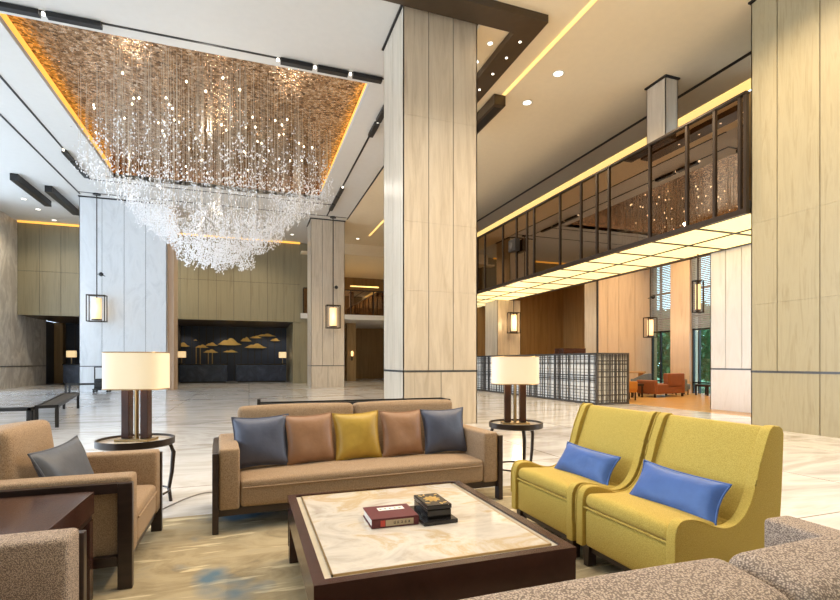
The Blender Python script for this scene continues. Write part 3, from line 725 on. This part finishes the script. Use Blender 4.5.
# ------------------------------------------------------------------ benches, trolley
def bench(x0, x1, y0, y1, h, legs, label, name='metal_bench', top=None):
    t = thing(name, label, 'bench', ((x0+x1)/2, (y0+y1)/2, 0)); cx, cy = (x0+x1)/2, (y0+y1)/2
    w, d = x1-x0, y1-y0; m = MB(); b = .05
    m.box(-w/2, w/2, -d/2, -d/2+b, h-.06, h).box(-w/2, w/2, d/2-b, d/2, h-.06, h).box(-w/2, -w/2+b, -d/2, d/2, h-.06, h).box(w/2-b, w/2, -d/2, d/2, h-.06, h)
    m.build('frame', M['black'], t)
    MB().box(-w/2+b, w/2-b, -d/2+b, d/2-b, h-.04, h-.02).build('seat_panel', top or M['bronze'], t)
    for lx, ly in legs: MB().box(lx-cx-.03, lx-cx+.03, ly-cy-.03, ly-cy+.03, 0, h-.06).build('leg', M['black'], t)
    return t
bn = bench(-4.43, -4.05, 11.2, 15.9, .45, [(-4.40, 11.23), (-4.08, 11.23), (-4.40, 15.87), (-4.08, 15.87)], 'long narrow black metal bench running away on the left, behind the tan armchair'); bn.rotation_euler.z = .2; bn.location.x += .02; bn.location.y += .25
bench(-6.5, -3.85, 11.0, 11.2, .45, [(-6.47, 11.03), (-6.47, 11.17), (-3.88, 11.03), (-3.88, 11.17)], 'black metal bench crossing at the left edge of the photo, behind the tan armchair')
bench(-6.8, -4.6, 22.6, 23.1, .45, [(-6.77, 22.63), (-6.77, 23.07), (-4.63, 22.63), (-4.63, 23.07)], 'far black metal bench in front of the blue white pier')
bench(.13, 3.6, 8.55, 9.0, .6, [(.16, 8.58), (.16, 8.97), (3.57, 8.58), (3.57, 8.97)], 'long low black console behind the brown sofa, in front of the central column', 'console_bench', M['black'])
MB().box(-1.735, -1.685, -.2, -.15, .54, .68).build('end_post', M['black'], [o for o in COL.objects if o.name.startswith('console_bench')][0])
t = thing('luggage_trolley', 'black luggage trolley with a bag at the foot of the blue white pier', 'trolley', (-5.95, 24.3, 0))
MB().box(-.3, .3, -.25, .25, .1, .16).build('deck', M['black'], t); m = MB()
m.box(-.29, -.25, -.02, .02, .16, 1.1).box(.25, .29, -.02, .02, .16, 1.1).box(-.29, .29, -.02, .02, 1.06, 1.1); m.build('handle_frame', M['bronze'], t)
MB().rbox((0, -.05, .38), (.5, .36, .42), .06).build('bag', M['black'], t, True)
for sx in (-1, 1):
    for sy in (-1, 1): MB().lathe([(.05, -.02), (.05, .02)], 12).build('wheel', M['black'], t).location = (sx*.25, sy*.2, .05)
for c_ in t.children:
    if c_.name.startswith('wheel'): c_.rotation_euler = (PI/2, 0, 0)

# ------------------------------------------------------------------ rug
r = MB().box(-2.2, 3.3, .2, 4.52, 0, .006).build('area_rug', M['rug']); tag(r, 'gold and brown brush stroke patterned rug under the seating group', 'rug')
RZ = .006

# ------------------------------------------------------------------ upholstered frame seats (local: faces -y)
def framed_seat(name, label, cat, W, D, mat, ncush, loc, rotz, seat_h=.385, bz=.61, bt=.2):
    t = thing(name, label, cat, loc, rotz); aw = .15; ah = .635; fw = .045
    for s in (-1, 1):
        x = s*(W/2 - fw - aw/2)
        MB().rbox((x, .0, (.17+ah)/2), (aw, D-.02, ah-.17), .022, k=3, m=4).build('armrest', mat, t, True)
        m = MB(); xo = s*(W/2-fw/2)
        m.box(xo-fw/2, xo+fw/2, -D/2, -D/2+.075, 0, ah-.03, .006); m.box(xo-fw/2, xo+fw/2, D/2-.075, D/2, 0, ah-.03, .006)
        m.box(xo-fw/2, xo+fw/2, -D/2+.075, D/2-.075, ah-.085, ah-.03); m.box(xo-fw/2, xo+fw/2, -D/2+.075, D/2-.075, .14, .19)
        m.build('side_frame', M['dark_wood'], t)
    iw = W - 2*(fw+aw)
    MB().box(-W/2+fw, W/2-fw, -D/2+.04, D/2-.04, .12, .175).build('base_rail', M['dark_wood'], t)
    sd = D-.27
    MB().rbox((0, -D/2+.012+sd/2, .18+(seat_h-.18)/2), (iw-.006, sd, seat_h-.18), .03, k=3, m=10, bulge=(0, 0, .025)).build('seat_cushion', mat, t, True)
    zf = seat_h-.055
    MB().tube([(-iw/2+.02, -D/2+.008, zf), (iw/2-.02, -D/2+.008, zf)], .006, 6).build('piping', mat, t)
    MB().box(-W/2+fw+.01, W/2-fw-.01, D/2-.1, D/2-.01, .17, .60, .012).build('back_frame', mat, t)
    cw = iw/ncush
    for i in range(ncush):
        x = -iw/2 + cw*(i+.5)
        MB().rbox((x, D/2-.085-bt/2, bz), (cw-.012, bt, .56), .045, k=4, m=8, bulge=(0, .02, .015), mat=Matrix.Rotation(math.radians(-7), 4, 'X')).build('back_cushion', mat, t, True)
    return t
framed_seat('sofa', 'brown tweed sofa with five throw pillows, facing the camera', 'sofa', 2.52, .9, M['tweed'], 2, (.975, 4.47, RZ), math.radians(3))
s2 = framed_seat('sofa', 'brown grey tweed sofa seen from behind at the bottom right corner', 'sofa', 2.5, .92, M['tweed_grey'], 2, (1.0, 1.03, RZ), PI, bz=.582)
a1 = framed_seat('armchair', 'tan tweed armchair with a grey pillow and dark wood frame, on the left', 'armchair', 1.05, .98, M['tweed'], 1, (-1.12, 3.705, RZ), PI/2, .40, bt=.27)
a2 = framed_seat('armchair', 'brown tweed armchair of which only the arm shows in the bottom left corner', 'armchair', 1.05, .98, M['tweed_grey'], 1, (-1.12, 1.83, RZ), PI/2, .40)

# ------------------------------------------------------------------ pillows
def pillow(name, label, w, h, th, mat, M4, n=22, seed=0):
    rr = random.Random(seed); m = MB(); ph = [rr.uniform(0, 6) for _ in range(4)]
    def pt(u, v, s):
        x = w/2*u*(1-.10*(1-v*v)); y = h/2*v*(1-.10*(1-u*u))
        z = th/2*(max(0, (1-abs(u)**3.2))*max(0, (1-abs(v)**3.2)))**.55
        z *= 1 + .05*math.sin(5*u+ph[0])*math.cos(4*v+ph[1])
        return (x, y, s*z + .012*math.sin(2.5*u+ph[2])*math.sin(2*v+ph[3]))
    for s in (-1, 1):
        g = [[m.bm.verts.new(pt(-1+2*i/n, -1+2*j/n, s)) for j in range(n+1)] for i in range(n+1)]
        for i in range(n):
            for j in range(n):
                q = [g[i][j], g[i+1][j], g[i+1][j+1], g[i][j+1]]; m.bm.faces.new(q if s > 0 else q[::-1])
    bmesh.ops.remove_doubles(m.bm, verts=m.bm.verts, dist=1e-5)
    o = m.build(name, mat, smooth=True); o.matrix_world = M4; tag(o, label, 'pillow')
    edge = []
    for k in range(4*n):
        q, i = divmod(k, n); f = -1+2*i/n
        u, v = ((f, -1), (1, f), (-f, 1), (-1, -f))[q]; edge.append(pt(u, v, 0))
    MB().tube(edge, .006, 6, True).build('piping', mat, o, True)
    return o
def place(x, y, z, yaw, lean, roll=0):
    """yaw turns the pillow's face (local +z) from -y; lean tips it back"""
    return Matrix.Translation((x, y, z)) @ Matrix.Rotation(yaw, 4, 'Z') @ Matrix.Rotation(PI/2-lean, 4, 'X') @ Matrix.Rotation(roll, 4, 'Z')
sofa_p = [(.10, 'slate', 'dark slate blue throw pillow at the left end of the brown sofa', .47), (.515, 'copper_satin', 'copper brown throw pillow on the sofa between blue and gold pillows', .44), (.945, 'gold_satin', 'gold yellow throw pillow in the middle of the brown sofa', .43), (1.385, 'copper_satin', 'copper brown throw pillow on the sofa right of the gold pillow', .44), (1.83, 'slate', 'dark slate blue throw pillow at the right end of the brown sofa', .46)]
for i, (x, mt, lab, w) in enumerate(sofa_p):
    yy = 4.47 + (x-.975)*math.tan(math.radians(3)) - .015
    pillow('throw_pillow', lab, w, .44, .15, M[mt], place(x, yy, RZ+.615, math.radians(3)+(.12 if i in (1, 3) else -.05), .24, random.uniform(-.05, .05)), seed=i)
pillow('throw_pillow', 'grey blue throw pillow leaning in the tan armchair', .46, .42, .15, M['slate_light'], place(-1.07, 3.62, RZ+.585, PI/2-.25, .32, .08), seed=9)

# ------------------------------------------------------------------ mustard slipper chairs (local: faces -y, front at y=0)
def spline(pts, n=6):
    out = []
    for i in range(len(pts)-1):
        p0 = pts[max(i-1, 0)]; p1 = pts[i]; p2 = pts[i+1]; p3 = pts[min(i+2, len(pts)-1)]
        for k in range(n):
            t = k/n
            out.append(tuple(.5*((2*b)+(-a+c)*t+(2*a-5*b+4*c-d)*t*t+(-a+3*b-3*c+d)*t**3) for a, b, c, d in zip(p0, p1, p2, p3)))
    return out + [pts[-1]]
def slipper(label, loc, rotz, W=.78):
    t = thing('slipper_chair', label, 'armchair', loc, rotz); pt_ = .062
    top = spline([(0.0, .13), (.0, .30), (.004, .43), (.03, .485), (.08, .50), (.16, .488), (.27, .445), (.36, .43), (.44, .455), (.505, .52), (.555, .63), (.595, .76), (.64, .87), (.668, .925), (.70, .945)], 4)
    back = [(.735, .945), (.76, .93), (.77, .90), (.755, .60), (.735, .35), (.715, .13)]
    poly = top + back
    for s in (-1, 1):
        x = s*(W/2-pt_/2); m = MB(); m.prism(poly, x-pt_/2, x+pt_/2, 'x', .007)
        m.build('side_panel', M['mustard'], t, True)
    iw = W-2*pt_
    # front panel, seat cushion, back
    MB().rbox((0, .33, .245), (iw, .62, .23), .02).build('seat_base', M['mustard'], t, True)
    b2 = MB().rbox((0, .265, .40), (iw+.004, .50, .085), .035, k=4, m=10, bulge=(0, 0, .02), mat=Matrix.Rotation(math.radians(-5), 4, 'X')); b2.build('seat_cushion', M['mustard'], t, True)
    MB().tube([(-iw/2, .018, .375), (iw/2, .018, .375)], .006, 6).build('piping', M['mustard'], t)
    pr = spline([(.515, .34), (.55, .50), (.60, .66), (.658, .82), (.69, .90), (.712, .932)], 5) + [(.735, .935), (.755, .90), (.72, .34)]
    MB().prism(pr, -iw/2-.002, iw/2+.002, 'x', .006).build('backrest', M['mustard'], t, True)
    for s in (-1, 1):
        x = s*(W/2-.002)
        MB().tube([(x, a-.002, b+.002) for a, b in top[3:]] , .005, 6).build('piping', M['mustard'], t, True)
    for sx in (-1, 1):
        for y0, y1 in ((.03, .09), (.63, .70)):
            m = MB(); x = sx*(W/2-.06)
            m.prism([(x-.03, .14), (x+.03, .14), (x+.02, 0), (x-.02, 0)], y0, y1, 'y'); m.build('leg', M['dark_wood'], t)
    MB().box(-W/2+.05, W/2-.05, .05, .69, .09, .135).build('base_rail', M['dark_wood'], t)
    return t
slipper('mustard yellow slipper chair with a blue pillow, nearer the brown sofa', (1.98, 3.06, RZ), -PI/2)
slipper('mustard yellow slipper chair with a blue pillow, nearer the camera', (1.99, 2.255, RZ), -PI/2)
pillow('lumbar_pillow', 'royal blue lumbar pillow on the mustard chair nearer the brown sofa', .58, .25, .13, M['blue'], place(2.37, 3.04, RZ+.53, -PI/2+.06, .45, -.05), seed=21)
pillow('lumbar_pillow', 'royal blue lumbar pillow on the mustard chair nearer the camera', .60, .26, .13, M['blue'], place(2.37, 2.22, RZ+.53, -PI/2+.06, .45, -.05), seed=22)

# ------------------------------------------------------------------ coffee table
TX0, TX1, TY0, TY1, TZ = .24, 1.47, 1.95, 3.34, .42
t = thing('coffee_table', 'square dark wood coffee table with a cream marble top', 'table', ((TX0+TX1)/2, (TY0+TY1)/2, RZ))
w, d = (TX1-TX0)/2, (TY1-TY0)/2; tz = TZ-RZ; rim = .05
m = MB()
m.box(-w, w, -d, -d+rim, tz-.06, tz).box(-w, w, d-rim*.6, d, tz-.06, tz).box(-w, -w+rim, -d+rim, d-rim*.6, tz-.06, tz).box(w-rim, w, -d+rim, d-rim*.6, tz-.06, tz)
m.build('rim', M['mahogany'], t)
MB().box(-w+rim, w-rim, -d+rim, d-rim*.6, tz-.05, tz-.012).build('stone_border', M['ivory'], t)
q = .04
MB().box(-w+rim+q, w-rim-q, -d+rim+q, d-rim*.6-q*.6, tz-.012, tz-.004).build('marble_top', M['table_marble'], t)
bx0, bx1, by0, by1 = -w+rim+q-.008, w-rim-q+.008, -d+rim+q-.008, d-rim*.6-q*.6+.008
m = MB(); m.box(bx0, bx1, by0, by0+.008, tz-.012, tz-.003).box(bx0, bx1, by1-.008, by1, tz-.012, tz-.003).box(bx0, bx0+.008, by0, by1, tz-.012, tz-.003).box(bx1-.008, bx1, by0, by1, tz-.012, tz-.003)
m.build('brass_inlay', M['brass'], t)
m = MB(); m.box(-w+.002, w-.002, -d+.002, -d+.04, .09, tz-.061).box(-w+.002, w-.002, d-.04, d-.002, .09, tz-.061).box(w-.04, w-.002, -d+.04, d-.04, .09, tz-.061).box(-w+.002, -w+.04, -d+.04, d-.04, .26, tz-.061); m.build('apron', M['mahogany'], t)
for sx in (-1, 1):
    for sy in (-1, 1): MB().box(sx*(w-.055)-.05, sx*(w-.055)+.05, sy*(d-.055)-.05, sy*(d-.055)+.05, 0, tz-.062, .004).build('leg', M['mahogany'], t)
TT = TZ-.004
# book
bk = thing('book', 'thick burgundy book with a pale title label, on the coffee table', 'book', (.745, 2.637, TT), math.radians(-1))
bw, bd, bh = .262, .235, .05
m = MB(); m.box(-bw/2, bw/2, -bd/2, bd/2, bh-.006, bh, .002).box(-bw/2, bw/2, -bd/2, bd/2, 0, .006, .002).box(-bw/2, bw/2, -bd/2, -bd/2+.006, 0, bh, .002); m.build('cover', M['burgundy'], bk)
MB().box(-bw/2+.006, bw/2-.006, -bd/2+.006, bd/2-.006, .006, bh-.006).build('pages', M['paper'], bk)
MB().box(-.06, .09, .02, .075, bh, bh+.001).build('title_label', M['paper'], bk)
m = MB(); rl = random.Random(5)
def glyph(m, cx, cz, s, put):
    for i in range(3): q = -s/2 + s*(i+.5)/3 + rl.uniform(-.1, .1)*s; put(m, cx-s*.42*rl.uniform(.6, 1), cx+s*.42*rl.uniform(.6, 1), cz+q-s*.05, cz+q+s*.05)
    for i in range(2): q = rl.uniform(-.35, .35)*s; put(m, cx+q-s*.05, cx+q+s*.05, cz-s*.45*rl.uniform(.5, 1), cz+s*.45*rl.uniform(.5, 1))
for i in range(5): glyph(m, -.045+.028*i, .047, .017, lambda m, a, b, c_, d_: m.box(a, b, c_, d_, bh+.001, bh+.0016))
m.build('title_writing', M['ink'], bk)
sl = -bd/2
MB().box(-.055, .10, sl-.001, sl, .008, .04).build('spine_label', M['label'], bk)
m = MB()
for i in range(5): glyph(m, -.005+.02*i, -.007+.031, .016, lambda m, a, b, c_, d_: m.box(a, b, sl-.0016, sl-.001, c_, d_))
m.build('spine_writing', M['ink'], bk); MB().box(-.083, -.058, sl-.001, sl, .008, .04).build('red_seal', M['seal'], bk)
# lacquer box on tray
tr = MB().box(-.10, .10, -.16, .16, 0, .022, .004).build('lacquer_tray', M['lacquer'], loc=(.982, 2.63, TT), rotz=math.radians(2)); tag(tr, 'flat black lacquer tray under the gold flowered box', 'tray')
bx = thing('lacquer_box', 'black lacquer box with a gold flower on its lid, on the tray', 'box', (.995, 2.635, TT+.022), math.radians(0))
MB().box(-.07, .07, -.118, .118, 0, .045, .004).build('body', M['lacquer'], bx); MB().box(-.073, .073, -.121, .121, .047, .073, .006).build('lid', M['lacquer'], bx)
m = MB()
def disc(m, x, y, rx, ry, a0, z0=.0852, z1=.0865):
    pol = [(x+rx*math.cos(k*PI/6)*math.cos(a0)-ry*math.sin(k*PI/6)*math.sin(a0), y+rx*math.cos(k*PI/6)*math.sin(a0)+ry*math.sin(k*PI/6)*math.cos(a0)) for k in range(12)]
    m.prism(pol, z0, z1, 'z')
ZL = .0731
for k in range(9): a = k*2*PI/9; disc(m, .027*math.cos(a), .005+.034*math.sin(a), .022, .011, a, ZL, ZL+.001)
disc(m, 0, .005, .018, .018, 0, ZL, ZL+.002)
m.build('gold_flower', M['gold'], bx)
for x, y, a in ((-.045, .08, 2), (-.02, .09, 1.2), (.045, -.08, .4), (.02, -.092, 1.8), (-.05, -.065, 2.6), (.05, .08, .7)):
    m = MB(); disc(m, x, y, .016, .006, a, ZL, ZL+.001); m.build('gold_leaf', M['gold'], bx)

# ------------------------------------------------------------------ square dark side table between the armchairs
t = thing('square_side_table', 'square dark mahogany side table between the two armchairs on the left', 'table', (-1.16, 2.78, RZ))
hw, hd, hz = .36, .34, .585
MB().box(-hw, hw, -hd, hd, hz-.12, hz, .004).build('table_top', M['mahogany'], t); MB().box(-hw+.01, hw-.01, -hd+.01, hd-.01, hz-.15, hz-.125).build('shadow_rail', M['dark_wood'], t)
for sx in (-1, 1):
    for sy in (-1, 1): MB().box(sx*(hw-.035)-.03, sx*(hw-.035)+.03, sy*(hd-.035)-.03, sy*(hd-.035)+.03, 0, hz-.15).build('leg', M['mahogany'], t)

# ------------------------------------------------------------------ round tables and table lamps
def round_table(x, y, R, h, label):
    t = thing('round_side_table', label, 'table', (x, y, 0))
    MB().lathe([(R-.02, h-.06), (R, h-.05), (R, h+.005), (R-.015, h+.005), (R-.015, h-.02)], 40).build('tray_rim', M['bronze'], t, True)
    MB().lathe([(R-.016, h-.03), (R-.016, h-.015)], 40).build('stone_top', M['table_marble'], t)
    for k in range(3):
        a = PI/2*.2 + k*2*PI/3
        pts = [(math.cos(a)*q*R, math.sin(a)*q*R, z) for q, z in ((.86, h-.05), (.97, h*.75), (.93, h*.45), (.85, h*.2), (.9, 0))]
        MB().tube(pts, [.02, .02, .018, .016, .016], 8).build('leg', M['bronze'], t, True)
    MB().tube([(R*.85*math.cos(a), R*.85*math.sin(a), h*.2) for a in [2*PI*k/24 for k in range(24)]], .01, 6, True).build('stretcher_ring', M['bronze'], t, True)
def table_lamp(x, y, z, W, D, s0, s1, label, rot=0):
    t = thing('table_lamp', label, 'lamp', (x, y, z), rot)
    MB().box(-.15, .15, -.09, .09, 0, .02, .004).build('base', M['brass'], t)
    for sx in (-1, 1): MB().box(sx*.085-.035, sx*.085+.035, -.035, .035, .02, s0-z+.1, .004).build('stem_plate', M['mahogany'], t)
    MB().tube([(0, 0, .02), (0, 0, s0-z+.15)], .018, 10).build('center_rod', M['brass'], t, True)
    m = MB(); n = 56; p = 3.2; rings = []
    for r, zz in ((1, s0), (1, s1), (.975, s1), (.975, s0)):
        ring = []
        for k in range(n):
            a = 2*PI*k/n; ca, sa = math.cos(a), math.sin(a)
            ring.append(m.bm.verts.new((r*W/2*math.copysign(abs(ca)**(2/p), ca), r*D/2*math.copysign(abs(sa)**(2/p), sa), zz-z)))
        rings.append(ring)
    for i in range(4):
        A, B = rings[i], rings[(i+1) % 4]
        for k in range(n): m.bm.faces.new([A[k], A[(k+1) % n], B[(k+1) % n], B[k]])
    sh = m.build('lamp_shade', M['shade'], t, True)
    for zz in (s0, s1):
        pts = [(W/2*1.003*math.copysign(abs(math.cos(a))**(2/p), math.cos(a)), D/2*1.003*math.copysign(abs(math.sin(a))**(2/p), math.sin(a)), zz-z) for a in [2*PI*k/48 for k in range(48)]]
        MB().tube(pts, .005, 5, True).build('trim_ring', M['brass'], sh)
    light('table_lamp_bulb', 'POINT', (x, y, (s0+s1)/2), 5, (1, .72, .42), .08)
    return t
round_table(-.96, 5.0, .315, .61, 'round dark side table with a tray top, behind the tan armchair')
round_table(2.84, 4.85, .30, .62, 'round dark side table with curved legs, at the right end of the brown sofa')
table_lamp(-.955, 5.0, .595, .525, .34, 1.06, 1.385, 'lit cream shaded table lamp on the round table behind the tan armchair', -YAW)
table_lamp(2.83, 4.85, .605, .52, .32, 1.055, 1.36, 'lit cream shaded table lamp on the round table right of the brown sofa', -YAW)
tag(MB().tube(spline([(-.80, 4.62, .012), (-.66, 4.9, .012), (-.55, 5.1, .012), (-.40, 5.25, .012), (-.2, 5.2, .012)], 6), .006, 6).build('lamp_cord', M['cable'], smooth=True), 'thin cord across the marble floor left of the brown sofa', 'cord')

# ------------------------------------------------------------------ light
W = bpy.data.worlds.new('world'); SC.world = W; W.use_nodes = True
bg = W.node_tree.nodes['Background']; bg.inputs['Color'].default_value = (.66, .82, 1, 1); bg.inputs['Strength'].default_value = 5.6
# warm spots over right bay and lobby: a few at fittings, the rest added
def down(x, y, e, col=(1, .80, .52), z=H-.05, size=.12, spot=2.5): light('ceiling_and_fill_lamp', 'SPOT', (x, y, z), e, col, size, (0, 0, 0), spot)
for x, y in ((7.3, 10.4), (7.3, 14), (7.3, 18), (7.3, 6), (7.3, 2.5)): down(x, y, 1020, (1, .77, .50))
for x, y in ((5.15, 9.2), (5.65, 11), (5.4, 5)): down(x, y, 420, (1, .80, .56))
for x, y in ((1, 3.6), (0, 7), (-2.2, 4.6), (2.4, 4.6)): down(x, y, 520, (1, .88, .72))  # fill lamps added above the seating, without fittings
for x, y in ((-9.4, 27.7), (6.6, 27), (0, 27.5), (-4, 27.5)): down(x, y, 500, (1, .84, .6))
for x, y in ((8, 33), (6, 36)): light('mezzanine_lamp', 'SPOT', (x, y, 7.7), 300, (1, .75, .45), .2, (0, 0, 0), 2.4)
for x, y in ((15, 12), (15.5, 15.5), (13.3, 20), (13.6, 14)): light('lounge_lamp', 'SPOT', (x, y, 6.8), 620, (1, .78, .46), .3, (0, 0, 0), 2.5)
# kinds of thing that repeat share a group
GROUPS = {'downlight': 'round downlights in the ceiling', 'track_light': 'track lights around the coffer', 'ceiling_slot': 'black slots in the ceiling',
 'hanging_lantern': 'hanging lanterns', 'marble_column': 'stone columns', 'throw_pillow': 'throw pillows on the seats', 'lumbar_pillow': 'blue lumbar pillows',
 'slipper_chair': 'mustard slipper chairs', 'armchair': 'tweed armchairs on the left', 'sofa': 'tweed sofas', 'table_lamp': 'table lamps', 'round_side_table': 'round side tables',
 'desk_lamp': 'reception desk lamps', 'reception_desk': 'reception desks', 'metal_bench': 'black metal benches', 'garden_tree': 'garden trees', 'tub_chair': 'tub chairs in the lounge',
 'light_strip': 'light strips in the ceiling', 'linear_fixture': 'black linear fixtures', 'window_blind': 'window blinds', 'side_table': 'small dark tables in the lounge', 'cove_light': 'cove lights'}
for o in COL.objects:
    if 'category' in o and 'group' not in o:
        g = GROUPS.get(o.name.split('.')[0])
        if g: o['group'] = g
